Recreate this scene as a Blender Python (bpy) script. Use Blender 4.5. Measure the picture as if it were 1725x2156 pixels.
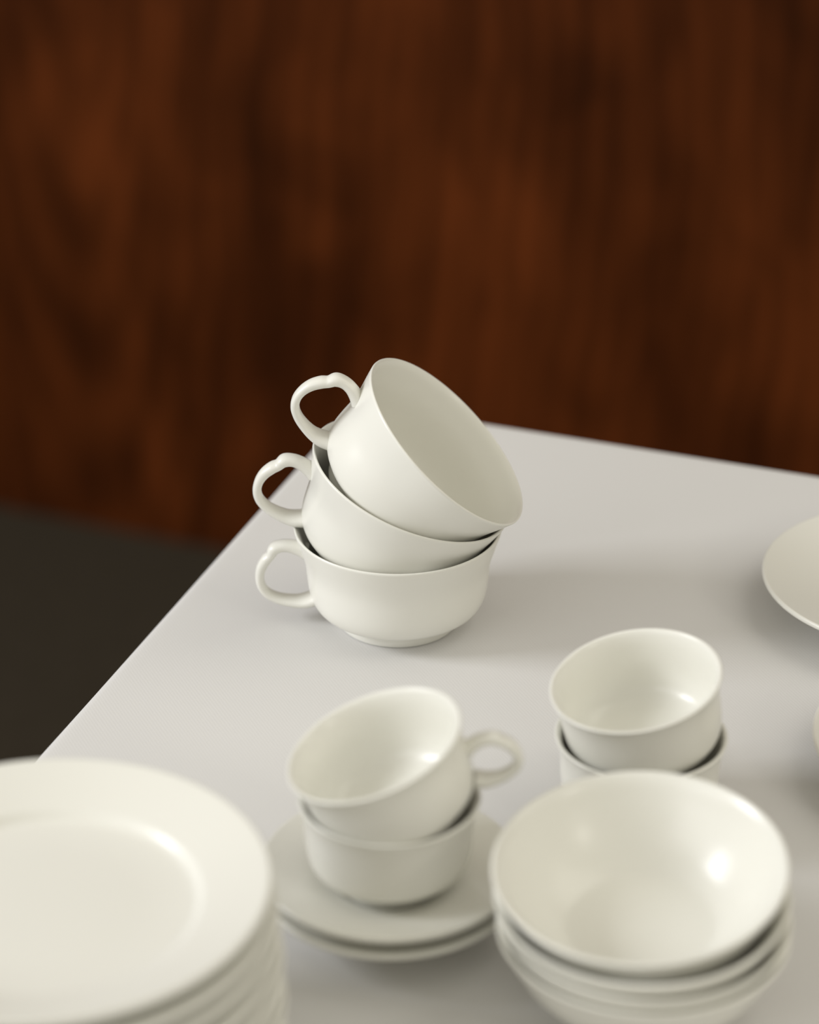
import bpy, bmesh, math, random
from mathutils import Vector, Matrix, Quaternion
R_ = math.radians
for o in list(bpy.data.objects):
    bpy.data.objects.remove(o, do_unlink=True)
scene = bpy.context.scene
col = scene.collection
random.seed(7)
T = 0.74                       # height of the laid table above the floor

# ------------------------------------------------------------------ camera
cam_d = bpy.data.cameras.new('camera')
cam = bpy.data.objects.new('camera', cam_d)
col.objects.link(cam)
cam.location = (0, 0, T + 0.69)
cam.rotation_euler = (R_(90 - 27.6), 0, 0)
cam_d.sensor_fit = 'VERTICAL'
cam_d.sensor_height = 30.0
cam_d.lens = 6000.0 / 2156.0 * 30.0
cam_d.clip_start = 0.05
cam_d.dof.use_dof = True
cam_d.dof.focus_distance = 1.325
cam_d.dof.aperture_fstop = 3.5
scene.camera = cam

# ------------------------------------------------------------------ world, lights, exposure
w = bpy.data.worlds.new('room_ambience')
scene.world = w
w.use_nodes = True
bg = w.node_tree.nodes['Background']
bg.inputs['Color'].default_value = (1.0, 0.945, 0.81, 1)
bg.inputs['Strength'].default_value = 0.55

def area_light(name, loc, target, sx, sy, power, color):
    d = bpy.data.lights.new(name, 'AREA')
    d.shape = 'RECTANGLE'; d.size = sx; d.size_y = sy
    d.energy = power; d.color = color
    o = bpy.data.objects.new(name, d)
    col.objects.link(o)
    o.location = loc
    o.rotation_euler = (Vector(target) - Vector(loc)).to_track_quat('-Z', 'Y').to_euler()
    return o
# daylight from a window on the left of the table
az, el, dist = R_(184), R_(27), 2.3
area_light('window_daylight', (0.05 + dist*math.cos(el)*math.cos(az), 1.15 + dist*math.cos(el)*math.sin(az), T + 0.05 + dist*math.sin(el)),
           (0.05, 1.15, T + 0.05), 0.70, 0.60, 31.0, (0.95, 0.96, 1.0))
# second, lower window on the left, towards the photographer
azb, elb, distb = R_(220), R_(21), 2.4
area_light('near_window_daylight', (0.0 + distb*math.cos(elb)*math.cos(azb), 1.15 + distb*math.cos(elb)*math.sin(azb), T + 0.05 + distb*math.sin(elb)),
           (0.0, 1.15, T + 0.05), 1.6, 1.1, 11.0, (0.97, 0.97, 1.0))
# weaker window behind the photographer, to the right
az2, el2, dist2 = R_(-42), R_(26), 2.6
area_light('far_window_daylight', (0.09 + dist2*math.cos(el2)*math.cos(az2), 0.92 + dist2*math.cos(el2)*math.sin(az2), T + 0.05 + dist2*math.sin(el2)),
           (0.09, 0.92, T + 0.05), 0.40, 0.40, 4.5, (1.0, 0.95, 0.86))

# broad skylight high on the right
az3, el3, dist3 = R_(12), R_(50), 2.2
area_light('side_daylight', (0.05 + dist3*math.cos(el3)*math.cos(az3), 1.10 + dist3*math.cos(el3)*math.sin(az3), T + dist3*math.sin(el3)),
           (0.05, 1.10, T), 1.8, 1.8, 15.0, (1.0, 0.96, 0.86))

vs = scene.view_settings
vs.view_transform = 'Standard'
vs.look = 'None'
vs.gamma = 1.0
vs.use_curve_mapping = False
vs.exposure = 0.0

# ------------------------------------------------------------------ materials
def mat_new(name):
    m = bpy.data.materials.new(name); m.use_nodes = True
    nt = m.node_tree
    return m, nt, nt.nodes['Principled BSDF']
def N(nt, kind, **kw):
    n = nt.nodes.new(kind)
    for k, v in kw.items():
        if hasattr(n, k): setattr(n, k, v)
        else: n.inputs[k].default_value = v
    return n

def porcelain():
    m, nt, b = mat_new('cream_porcelain')
    b.inputs['Roughness'].default_value = 0.26
    b.inputs['Specular IOR Level'].default_value = 0.45
    tc = N(nt, 'ShaderNodeTexCoord')
    no = N(nt, 'ShaderNodeTexNoise', Scale=9.0, Detail=3.0)
    nt.links.new(tc.outputs['Object'], no.inputs['Vector'])
    rp = N(nt, 'ShaderNodeValToRGB')
    rp.color_ramp.elements[0].color = (0.79, 0.785, 0.725, 1)
    rp.color_ramp.elements[1].color = (0.82, 0.815, 0.755, 1)
    nt.links.new(no.outputs['Fac'], rp.inputs['Fac'])
    nt.links.new(rp.outputs['Color'], b.inputs['Base Color'])
    n2 = N(nt, 'ShaderNodeTexNoise', Scale=60.0, Detail=1.0)
    nt.links.new(tc.outputs['Object'], n2.inputs['Vector'])
    bp = N(nt, 'ShaderNodeBump', Strength=0.02, Distance=0.001)
    nt.links.new(n2.outputs['Fac'], bp.inputs['Height'])
    nt.links.new(bp.outputs['Normal'], b.inputs['Normal'])
    return m

def linen():
    m, nt, b = mat_new('white_tablecloth_weave')
    b.inputs['Roughness'].default_value = 0.85
    b.inputs['Specular IOR Level'].default_value = 0.15
    tc = N(nt, 'ShaderNodeTexCoord')
    wv = N(nt, 'ShaderNodeTexWave', wave_type='BANDS', bands_direction='DIAGONAL', Scale=300.0, Distortion=0.6)
    wv.inputs['Detail'].default_value = 1.0
    nt.links.new(tc.outputs['Object'], wv.inputs['Vector'])
    no = N(nt, 'ShaderNodeTexNoise', Scale=900.0, Detail=2.0)
    nt.links.new(tc.outputs['Object'], no.inputs['Vector'])
    ad = N(nt, 'ShaderNodeMath', operation='ADD')
    nt.links.new(wv.outputs['Fac'], ad.inputs[0]); nt.links.new(no.outputs['Fac'], ad.inputs[1])
    bp = N(nt, 'ShaderNodeBump', Strength=0.05, Distance=0.0004)
    nt.links.new(ad.outputs[0], bp.inputs['Height'])
    nt.links.new(bp.outputs['Normal'], b.inputs['Normal'])
    rp = N(nt, 'ShaderNodeValToRGB')
    rp.color_ramp.elements[0].color = (0.650, 0.643, 0.630, 1)
    rp.color_ramp.elements[1].color = (0.700, 0.693, 0.680, 1)
    mu = N(nt, 'ShaderNodeMath', operation='MULTIPLY'); mu.inputs[1].default_value = 0.5
    nt.links.new(ad.outputs[0], mu.inputs[0])
    nt.links.new(mu.outputs[0], rp.inputs['Fac'])
    nt.links.new(rp.outputs['Color'], b.inputs['Base Color'])
    return m

def dark_wood_wall():
    # veneer with upright grain; object coordinates: x along the wall, z up
    m, nt, b = mat_new('mahogany_veneer')
    b.inputs['Roughness'].default_value = 0.42
    b.inputs['Specular IOR Level'].default_value = 0.06
    tc = N(nt, 'ShaderNodeTexCoord')
    sep = N(nt, 'ShaderNodeSeparateXYZ')
    nt.links.new(tc.outputs['Object'], sep.inputs[0])
    # slow sideways wander of the grain
    mpw = N(nt, 'ShaderNodeMapping'); mpw.inputs['Scale'].default_value = (5.0, 1.0, 2.6)
    nt.links.new(tc.outputs['Object'], mpw.inputs['Vector'])
    nw = N(nt, 'ShaderNodeTexNoise', Scale=1.0, Detail=2.0)
    nt.links.new(mpw.outputs[0], nw.inputs['Vector'])
    wx = N(nt, 'ShaderNodeMath', operation='MULTIPLY_ADD'); wx.inputs[1].default_value = 0.08
    nt.links.new(nw.outputs['Fac'], wx.inputs[0]); nt.links.new(sep.outputs['X'], wx.inputs[2])
    cb = N(nt, 'ShaderNodeCombineXYZ')
    nt.links.new(wx.outputs[0], cb.inputs['X']); nt.links.new(sep.outputs['Z'], cb.inputs['Z'])
    def streak(sx, sz, det, seed):
        mp = N(nt, 'ShaderNodeMapping'); mp.inputs['Scale'].default_value = (sx, 1.0, sz)
        mp.inputs['Location'].default_value = (seed, seed*.7, seed*1.3)
        nt.links.new(cb.outputs[0], mp.inputs['Vector'])
        n = N(nt, 'ShaderNodeTexNoise', Scale=1.0, Detail=det, Roughness=0.6)
        nt.links.new(mp.outputs[0], n.inputs['Vector'])
        return n
    a = streak(30.0, 2.6, 2.0, 3.1)
    c = streak(6.0, 1.6, 2.5, 8.4)
    d = streak(140.0, 4.0, 2.0, 1.7)
    # flame figure: stretched rings
    mr = N(nt, 'ShaderNodeMapping'); mr.inputs['Scale'].default_value = (7.0, 1.0, 1.3)
    mr.inputs['Location'].default_value = (0.0, 0.0, -1.0)
    nt.links.new(cb.outputs[0], mr.inputs['Vector'])
    wr = N(nt, 'ShaderNodeTexWave', wave_type='RINGS', rings_direction='Y', Scale=1.7, Distortion=3.0)
    wr.inputs['Detail'].default_value = 2.0; wr.inputs['Detail Scale'].default_value = 1.2
    nt.links.new(mr.outputs[0], wr.inputs['Vector'])
    def madd(x, k, y=None, yv=0.0):
        n = N(nt, 'ShaderNodeMath', operation='MULTIPLY_ADD'); n.inputs[1].default_value = k
        nt.links.new(x, n.inputs[0])
        if y is None: n.inputs[2].default_value = yv
        else: nt.links.new(y, n.inputs[2])
        return n.outputs[0]
    v = madd(a.outputs['Fac'], 0.40, None, 0.10)
    v = madd(c.outputs['Fac'], 0.55, v)
    v = madd(d.outputs['Fac'], 0.12, v)
    v = madd(wr.outputs['Fac'], 0.10, v)
    # dark smudges and pale flecks in the veneer
    ms = N(nt, 'ShaderNodeMapping'); ms.inputs['Scale'].default_value = (11.0, 1.0, 6.0)
    ms.inputs['Location'].default_value = (4.2, 0.0, 2.9)
    nt.links.new(cb.outputs[0], ms.inputs['Vector'])
    ns = N(nt, 'ShaderNodeTexNoise', Scale=1.0, Detail=3.0, Distortion=0.8)
    nt.links.new(ms.outputs[0], ns.inputs['Vector'])
    sm = N(nt, 'ShaderNodeMath', operation='SUBTRACT'); sm.inputs[1].default_value = 0.5
    nt.links.new(ns.outputs['Fac'], sm.inputs[0])
    v = madd(sm.outputs[0], 0.42, v)
    rp = N(nt, 'ShaderNodeValToRGB')
    e = rp.color_ramp.elements
    e[0].position = 0.34; e[0].color = (0.013, 0.0046, 0.0016, 1)
    e[1].position = 0.92; e[1].color = (0.140, 0.0330, 0.0072, 1)
    k = e.new(0.58); k.color = (0.043, 0.0106, 0.0025, 1)
    k = e.new(0.72); k.color = (0.074, 0.0180, 0.0040, 1)
    nt.links.new(v, rp.inputs['Fac'])
    nt.links.new(rp.outputs['Color'], b.inputs['Base Color'])
    return m

def floor_mat():
    m, nt, b = mat_new('dark_brown_carpet_floor')
    b.inputs['Roughness'].default_value = 0.9
    b.inputs['Specular IOR Level'].default_value = 0.1
    tc = N(nt, 'ShaderNodeTexCoord')
    no = N(nt, 'ShaderNodeTexNoise', Scale=40.0, Detail=4.0)
    nt.links.new(tc.outputs['Object'], no.inputs['Vector'])
    rp = N(nt, 'ShaderNodeValToRGB')
    rp.color_ramp.elements[0].color = (0.034, 0.027, 0.018, 1)
    rp.color_ramp.elements[1].color = (0.048, 0.039, 0.027, 1)
    nt.links.new(no.outputs['Fac'], rp.inputs['Fac'])
    nt.links.new(rp.outputs['Color'], b.inputs['Base Color'])
    return m

def table_wood():
    m, nt, b = mat_new('brown_table_wood')
    b.inputs['Roughness'].default_value = 0.5
    tc = N(nt, 'ShaderNodeTexCoord')
    mp = N(nt, 'ShaderNodeMapping'); mp.inputs['Scale'].default_value = (2, 30, 30)
    nt.links.new(tc.outputs['Object'], mp.inputs['Vector'])
    no = N(nt, 'ShaderNodeTexNoise', Scale=1.5, Detail=4.0)
    nt.links.new(mp.outputs[0], no.inputs['Vector'])
    rp = N(nt, 'ShaderNodeValToRGB')
    rp.color_ramp.elements[0].color = (0.09, 0.04, 0.018, 1)
    rp.color_ramp.elements[1].color = (0.20, 0.10, 0.045, 1)
    nt.links.new(no.outputs['Fac'], rp.inputs['Fac'])
    nt.links.new(rp.outputs['Color'], b.inputs['Base Color'])
    return m

POR, LIN, WAL, FLO, TWD = porcelain(), linen(), dark_wood_wall(), floor_mat(), table_wood()

# ------------------------------------------------------------------ helpers
def mesh_obj(name, me, mat, parent=None, loc=None, quat=None):
    o = bpy.data.objects.new(name, me)
    col.objects.link(o)
    if mat is not None and not me.materials: me.materials.append(mat)
    if parent is not None: o.parent = parent
    if loc is not None: o.location = loc
    if quat is not None:
        o.rotation_mode = 'QUATERNION'; o.rotation_quaternion = quat
    return o
def finish(bm, name, smooth=True):
    bmesh.ops.recalc_face_normals(bm, faces=bm.faces)
    me = bpy.data.meshes.new(name)
    bm.to_mesh(me); bm.free()
    if smooth:
        for p in me.polygons: p.use_smooth = True
    return me
def tag(o, label, cat, group=None):
    o['label'] = label; o['category'] = cat
    if group: o['group'] = group
    return o
def catmull(pts, sub):
    out = []
    n = len(pts)
    for i in range(n - 1):
        p0 = pts[max(i-1, 0)]; p1 = pts[i]; p2 = pts[i+1]; p3 = pts[min(i+2, n-1)]
        for s in range(sub):
            t = s / sub
            out.append(tuple(0.5*((2*b) + (-a+c)*t + (2*a-5*b+4*c-d)*t*t + (-a+3*b-3*c+d)*t**3)
                             for a, b, c, d in zip(p0, p1, p2, p3)))
    out.append(tuple(pts[-1]))
    return out
def lathe(name, prof, seg=128, closed=False, wob=0.0, sub=1):
    """surface of revolution; r == 0 gives a pole; closed joins last to first"""
    if sub > 1: prof = catmull(prof, sub)
    bm = bmesh.new(); rings = []
    for r, z in prof:
        if r < 1e-6:
            rings.append([bm.verts.new((0, 0, z))])
        else:
            rings.append([bm.verts.new(((r + wob*r*math.sin(2*a+.4))*math.cos(a), (r + wob*r*math.sin(2*a+.4))*math.sin(a), z))
                          for a in (2*math.pi*i/seg for i in range(seg))])
    pairs = list(zip(rings[:-1], rings[1:]))
    if closed: pairs.append((rings[-1], rings[0]))
    for A, B in pairs:
        for i in range(seg):
            j = (i + 1) % seg
            if len(A) == 1 and len(B) == 1: break
            if len(A) == 1: bm.faces.new((A[0], B[i], B[j]))
            elif len(B) == 1: bm.faces.new((A[i], A[j], B[0]))
            else: bm.faces.new((A[i], A[j], B[j], B[i]))
    return finish(bm, name)
def sweep(name, path, seg=20):
    """path rows: (r, z, in-plane half thickness, half width); loop lies in the local x-z plane"""
    P = catmull(path, 8)
    bm = bmesh.new(); rings = []
    n = len(P)
    for i, (r, z, a, b) in enumerate(P):
        q0 = P[max(i-1, 0)]; q1 = P[min(i+1, n-1)]
        t = Vector((q1[0]-q0[0], 0, q1[1]-q0[1])).normalized()
        nrm = Vector((-t.z, 0, t.x))
        ring = []
        for s in range(seg):
            ph = 2*math.pi*s/seg
            ca, sa = math.cos(ph), math.sin(ph)
            # slightly squared oval
            k = 0.85
            ca = math.copysign(abs(ca)**k, ca); sa = math.copysign(abs(sa)**k, sa)
            ring.append(bm.verts.new(Vector((r, 0, z)) + nrm*(a*ca) + Vector((0, b*sa, 0))))
        rings.append(ring)
    for A, B in zip(rings[:-1], rings[1:]):
        for s in range(seg):
            u = (s+1) % seg
            bm.faces.new((A[s], A[u], B[u], B[s]))
    bm.faces.new(rings[0]); bm.faces.new(list(reversed(rings[-1])))
    return finish(bm, name)
def tilt_quat(rx, ry, spin=0.0):
    v = Vector((rx, ry, 0))
    q = Quaternion(v.normalized(), v.length) if v.length > 1e-6 else Quaternion()
    return q @ Quaternion((0, 0, 1), spin)
def box_bm(bm, x0, x1, y0, y1, z0, z1):
    vs_ = [bm.verts.new(c) for c in ((x0,y0,z0),(x1,y0,z0),(x1,y1,z0),(x0,y1,z0),(x0,y0,z1),(x1,y0,z1),(x1,y1,z1),(x0,y1,z1))]
    for f in ((3,2,1,0),(4,5,6,7),(0,1,5,4),(1,2,6,5),(2,3,7,6),(3,0,4,7)):
        bm.faces.new([vs_[i] for i in f])

# ------------------------------------------------------------------ setting
WA = R_(-22.0)
bm = bmesh.new(); box_bm(bm, -3.2, 3.2, 0.0, 0.10, 0.0, 2.8)
wall = mesh_obj('wall_back', finish(bm, 'wall_back', False), WAL, loc=(-0.30, 2.690, 0))
wall.rotation_euler = (0, 0, WA)
wall['kind'] = 'structure'; wall['label'] = 'dark red-brown wood veneer wall with upright grain'
bm = bmesh.new(); box_bm(bm, -3.5, 3.5, -2.2, 4.2, -0.08, 0.0)
floor = mesh_obj('floor', finish(bm, 'floor', False), FLO, loc=(0, 0, 0))
floor['kind'] = 'structure'; floor['label'] = 'plain dark grey-brown floor'

# ------------------------------------------------------------------ table and cloth
TA = R_(-20.2)
corner = Vector((-0.0316, 1.457, 0))
TU, TV = 1.40, 0.86
table = bpy.data.objects.new('table', None); col.objects.link(table)
table.location = (corner.x, corner.y, 0); table.rotation_euler = (0, 0, TA)
tag(table, 'rectangular brown wooden table hidden under the white tablecloth', 'table')
bm = bmesh.new(); box_bm(bm, 0.004, TU-0.004, -TV+0.004, -0.004, T-0.032, T-0.002)
bmesh.ops.bevel(bm, geom=list(bm.edges), offset=0.004, segments=3, affect='EDGES')
mesh_obj('tabletop', finish(bm, 'tabletop', False), TWD, table)
bm = bmesh.new(); box_bm(bm, -0.025, 0.025, -0.025, 0.025, 0, T-0.032)
bmesh.ops.bevel(bm, geom=list(bm.edges), offset=0.003, segments=2, affect='EDGES')
leg_me = finish(bm, 'leg', False); leg_me.materials.append(TWD)
for x in (0.07, TU-0.07):
    for y in (-0.07, -TV+0.07):
        mesh_obj('leg', leg_me, None, table, (x, y, 0))

def cloth_mesh():
    cr = 0.012                      # rounded corners in plan
    base = []                       # (point, outward normal, arc length)
    cs = [((TU-cr, -cr), 0), ((cr, -cr), 90), ((cr, -TV+cr), 180), ((TU-cr, -TV+cr), 270)]
    for (cx, cy), a0 in cs:
        for k in range(9):
            a = R_(a0 + 90*k/8)
            base.append((cx + cr*math.cos(a), cy + cr*math.sin(a), math.cos(a), math.sin(a)))
    # densify the straight runs
    ring = []
    n = len(base)
    for i in range(n):
        p = base[i]; q = base[(i+1) % n]
        d = math.hypot(q[0]-p[0], q[1]-p[1]); m_ = max(1, int(d/0.02))
        for s in range(m_):
            t = s/m_
            nx, ny = p[2]+(q[2]-p[2])*t, p[3]+(q[3]-p[3])*t
            l = math.hypot(nx, ny)
            ring.append((p[0]+(q[0]-p[0])*t, p[1]+(q[1]-p[1])*t, nx/l, ny/l))
    rb = 0.006
    prof = [(-0.010, 0.0, 0)] + [(-rb + rb*math.sin(R_(a)), -rb + rb*math.cos(R_(a)), 0) for a in range(0, 91, 15)]
    drop = 0.26
    for k in range(1, 13):
        s = k/12
        prof.append((0.018*s, -rb - drop*s, s))
    bm = bmesh.new(); rings = []
    for off, z, s in prof:
        L = 0.0; vs_ = []
        for i, (x, y, nx, ny) in enumerate(ring):
            if i: L += math.hypot(x-ring[i-1][0], y-ring[i-1][1])
            fold = 0.016*s**1.3*(math.sin(L*2*math.pi/0.17) + 0.5*math.sin(L*2*math.pi/0.097+1.3))
            vs_.append(bm.verts.new((x + nx*(off+fold), y + ny*(off+fold), T + z)))
        rings.append(vs_)
    m_ = len(ring)
    for A, B in zip(rings[:-1], rings[1:]):
        for i in range(m_):
            j = (i+1) % m_
            bm.faces.new((A[i], A[j], B[j], B[i]))
    bm.faces.new(rings[0])
    return finish(bm, 'tablecloth')
cloth = mesh_obj('tablecloth', cloth_mesh(), LIN, loc=(corner.x, corner.y, 0))
cloth.rotation_euler = (0, 0, TA)
tag(cloth, 'smooth white tablecloth covering the table under all the crockery', 'tablecloth')

Z0 = T + 0.0002                 # the crockery stands on the cloth
# ------------------------------------------------------------------ crockery shapes
# large teacup
LF = [(.0262,.0068),(.0268,.0008),(.0275,.0),(.0287,.0),(.0294,.0008),(.0292,.0034),(.0290,.0068)]
LB_O = [(0,.0052),(.020,.0052),(.0275,.0060),(.0325,.0071),(.0372,.0088),(.0406,.0118),(.0428,.0170),(.0438,.0240),(.0445,.0320),(.0459,.0380),(.0477,.0435),(.0492,.0482),(.04995,.0507)]
LB_I = [(.0499,.0512),(.0496,.0516),(.0491,.0516),(.0485,.0510),(.0471,.0487),(.0453,.0438),(.0436,.0385),(.0424,.0325),(.0415,.0250),(.0404,.0180),(.0383,.0132),(.0345,.0101),(.0270,.0084),(.0120,.0080),(0,.0080)]
LB_O = catmull(LB_O, 3); LB_I = catmull(LB_I, 3)
L_HANDLE = [(.0442,.0372,.0038,.0052),(.0475,.0387,.0032,.0047),(.0520,.0400,.0028,.0042),(.0562,.0400,.0027,.0040),(.0597,.0384,.0029,.0041),
            (.0615,.0351,.0024,.0039),(.0638,.0324,.0026,.0039),(.0660,.0282,.0025,.0036),(.0669,.0232,.0022,.0035),(.0661,.0182,.0021,.0036),
            (.0634,.0142,.0021,.0039),(.0590,.0116,.0021,.0043),(.0538,.0102,.0022,.0049),(.0480,.0097,.0025,.0056),(.0430,.0106,.0030,.0064),(.0388,.0125,.0033,.0068)]
# small cup
SF = [(.0180,.0086),(.0184,.0008),(.0190,0),(.0200,0),(.0206,.0008),(.0204,.0040),(.0202,.0086)]
SB_O = [(0,.0076),(.015,.0076),(.0205,.0078),(.0255,.0085),(.0303,.0103),(.0326,.0136),(.0336,.0180),(.0341,.0240),(.0344,.0310),(.0350,.0360),(.0360,.0396),(.03695,.0413)]
SB_I = [(.0370,.0416),(.0366,.0420),(.0359,.0420),(.0352,.0415),(.0343,.0399),(.0334,.0370),(.0328,.0330),(.0324,.0290),(.0319,.0240),(.0311,.0200),(.0293,.0156),(.0258,.0124),(.0200,.0107),(.0100,.0103),(0,.0102)]
SB_O = catmull(SB_O, 3); SB_I = catmull(SB_I, 3)
S_HANDLE = [(.0342,.0272,.0032,.0044),(.0364,.0282,.0027,.0040),(.0400,.0292,.0024,.0037),(.0437,.0292,.0024,.0036),(.0467,.0281,.0025,.0036),
            (.0485,.0261,.0022,.0034),(.0505,.0240,.0023,.0034),(.0520,.0207,.0022,.0032),(.0523,.0171,.0020,.0031),(.0511,.0136,.0019,.0032),
            (.0483,.0116,.0019,.0034),(.0445,.0103,.0019,.0037),(.0405,.0100,.0021,.0042),(.0362,.0107,.0025,.0049),(.0324,.0128,.0026,.0053)]
M_large = (lathe('teacup_body', LB_O + LB_I, 160), lathe('teacup_foot', LF, 128), sweep('teacup_handle', L_HANDLE))
M_small = (lathe('small_cup_body', SB_O + SB_I, 144), lathe('small_cup_foot', SF, 112), sweep('small_cup_handle', S_HANDLE))
for m_ in M_large + M_small: m_.materials.append(POR)

def make_cup(name, kit):
    root = bpy.data.objects.new(name, None); col.objects.link(root)
    root.empty_display_size = 0.02
    mesh_obj('body', kit[0], None, root)
    mesh_obj('foot_ring', kit[1], None, root)
    mesh_obj('handle', kit[2], None, root)
    root.rotation_mode = 'QUATERNION'
    return root
def copy_tree(o):
    c = o.copy(); col.objects.link(c)
    for ch in list(o.children):
        k = ch.copy(); col.objects.link(k); k.parent = c
    return c
def pose(o, v, spin):
    o.location = (v[0], v[1], Z0 + v[2]); o.rotation_quaternion = tilt_quat(v[3], v[4], spin)
big = [((-.0056, 1.2078, 0.0, 0, 0), 180, 'large white teacup standing upright at the bottom of the leaning stack of three'),
       ((-.0178, 1.2098, .0290, .0627, .3743), 180, 'large white teacup tilted in the middle of the leaning stack of three'),
       ((-.0176, 1.2056, .0622, .0743, .7651), 180, 'large white teacup tipped steeply on top of the leaning stack of three')]
cup = make_cup('teacup', M_large)
for i, (v, sp, lab) in enumerate(big):
    o = cup if i == 0 else copy_tree(cup)
    pose(o, v, R_(sp)); tag(o, lab, 'cup', 'large teacups in a leaning stack')
small = [((-.0082, .9620, .0168, 0, 0), 95, 'small white cup standing on the two saucers, another cup leaning in it', 'small cups stacked on the saucers'),
         ((-.0004, .9612, .0448, .0369, -.3393), 0, 'small white cup tilted in the cup on the saucers, ring handle sticking out', 'small cups stacked on the saucers'),
         ((.0990, 1.0350, 0.0, 0, 0), 105, 'small white cup standing on the cloth behind the bowls, lower of its pair', 'small cups stacked behind the bowls'),
         ((.1033, 1.0390, .0275, .0835, -.1830), 58, 'small white cup slightly tilted in its twin behind the bowls, upper of the pair', 'small cups stacked behind the bowls')]
cup2 = make_cup('coffee_cup', M_small)
for i, (v, sp, lab, g) in enumerate(small):
    o = cup2 if i == 0 else copy_tree(cup2)
    pose(o, v, R_(sp)); tag(o, lab, 'cup', g)

# saucers: well, sloping flange, foot ring, as one turned body
def dish_profile(R, well, zr, zw, th, foot, edge_t=0.0004):
    """closed section of a plate: R rim radius, well radius, rim height, height of the well's upper face"""
    top = [(0, zw), (well*.6, zw), (well-.0034, zw+.0001), (well-.0014, zw+.0005), (well-.0003, zw+.0012), (well+.0008, zw+.0026), (well+.0018, zw+.0033), (well+.0034, zw+.0037),
           (well+(R-well)*.45, zw+.0036+(zr-zw-.0036)*.42), (well+(R-well)*.8, zw+.0036+(zr-zw-.0036)*.78), (R-.0016, zr-.0002), (R-.0007, zr)]
    edge = [(R-.0002, zr-.0006), (R, zr-.0014), (R-.0001, zr-.0022), (R-.0006, zr-.0022-edge_t*.5), (R-.0016, zr-.0024-edge_t)]
    bot = [(R-.0050, min(zr-th-.0010, zr-.0030-edge_t)), (well+(R-well)*.55, zw+.0036+(zr-zw-.0036)*.5-th), (well*1.08, zw+.0020-th*.8), (foot+.0035, zw-th*.9+.0002),
           (foot+.0012, .0020), (foot+.0006, .0004), (foot, 0), (foot-.0014, 0), (foot-.0020, .0006), (foot-.0024, max(.0014, zw-th)), (foot*.5, max(.0012, zw-th)), (0, max(.0012, zw-th))]
    return top + edge + bot
sauc_me = lathe('saucer', dish_profile(.0531, .0225, .0180, .0080, .0026, .0190), 144); sauc_me.materials.append(POR)
for i, (x, y, z, lab) in enumerate([(-.0078, .9625, 0, 'small white saucer flat on the cloth, lower of the pair under the small cups'),
                                    (-.0080, .9620, .0083, 'small white saucer carrying the two small cups, upper of its pair')]):
    o = mesh_obj('saucer', sauc_me, None, loc=(x, y, Z0+z))
    tag(o, lab, 'saucer', 'small saucers under the small cups')
big_sauc = lathe('large_saucer', dish_profile(.0730, .0310, .0200, .0070, .0028, .0300), 160); big_sauc.materials.append(POR)
for x, y, lab in [(.2452, 1.2160, 'wide white saucer lying alone beyond the small cups, in the teacup stack\'s shadow'),
                  (.2510, 1.0660, 'wide white saucer beside the stack of bowls, only its rim in view')]:
    o = mesh_obj('saucer', big_sauc, None, loc=(x, y, Z0))
    tag(o, lab, 'saucer')

# plates
plate_me = lathe('plate', dish_profile(.0825, .0560, .0195, .0085, .0032, .0500, 0.0018), 176); plate_me.materials.append(POR)
NP = 10
words = ['topmost', 'second', 'third', 'fourth', 'fifth', 'sixth', 'seventh', 'eighth', 'ninth', 'lowest']
px_off = [(.0035,.001),(.004,-.001),(.0032,.0005),(.0042,.0),(.003,-.0012),(.0036,.0008),(.0026,0),(.002,.0006),(.0012,-.0006),(0,0)]
for i in range(NP):
    dx, dy = px_off[i]
    o = mesh_obj('plate', plate_me, None, loc=(-.1318+dx, .8462+dy, Z0 + i*.0087))
    k = NP-1-i
    lab = ('topmost white plate of the tall plate stack, its round well in full view' if k == 0 else
           'lowest white plate of the tall plate stack, resting on the cloth' if k == NP-1 else
           words[k] + ' white plate from the top of the tall plate stack')
    tag(o, lab, 'plate', 'plates in the tall stack')

# bowls
S = .0570/.0615
B_F = [(0,.0030),(.0270,.0030),(.0282,.0010),(.0290,0),(.0300,0),(.0308,.0010),(.0306,.0034)]
B_O = catmull([(.0306,.0034),(.0345,.0056),(.0420,.0103),(.0495,.0183),(.0552,.0278),(.0592,.0358),(.0611,.0388),(.0616,.0398)], 4)
B_I = catmull([(.0615,.0403),(.0608,.0407),(.0599,.0405),(.0590,.0396),(.0570,.0370),(.0532,.0300),(.0475,.0212),(.0405,.0134),(.0345,.0089),(.0312,.0074),(.0280,.0070),(.0240,.0069),(.0120,.0069),(0,.0069)], 4)
bowl_me = lathe('bowl', [(r*S, z*S) for r, z in B_F + B_O[1:] + B_I], 176); bowl_me.materials.append(POR)
bl = [((.0905, .9030, 0, 0, 0), 'lowest white bowl of the four nested beside the saucers, resting on the cloth'),
      ((.08986, .90255, .00785, .01511, .01210), 'second white bowl from the bottom of the four nested bowls'),
      ((.08971, .90276, .01760, .04816, -.01654), 'third white bowl from the bottom of the four nested bowls'),
      ((.09011, .90729, .02830, .10251, -.05195), 'topmost white bowl of the four nested bowls, its glossy hollow open to view')]
for v, lab in bl:
    o = mesh_obj('bowl', bowl_me, None, loc=(v[0], v[1], Z0+v[2]), quat=tilt_quat(v[3], v[4]))
    tag(o, lab, 'bowl', 'bowls nested in a stack')
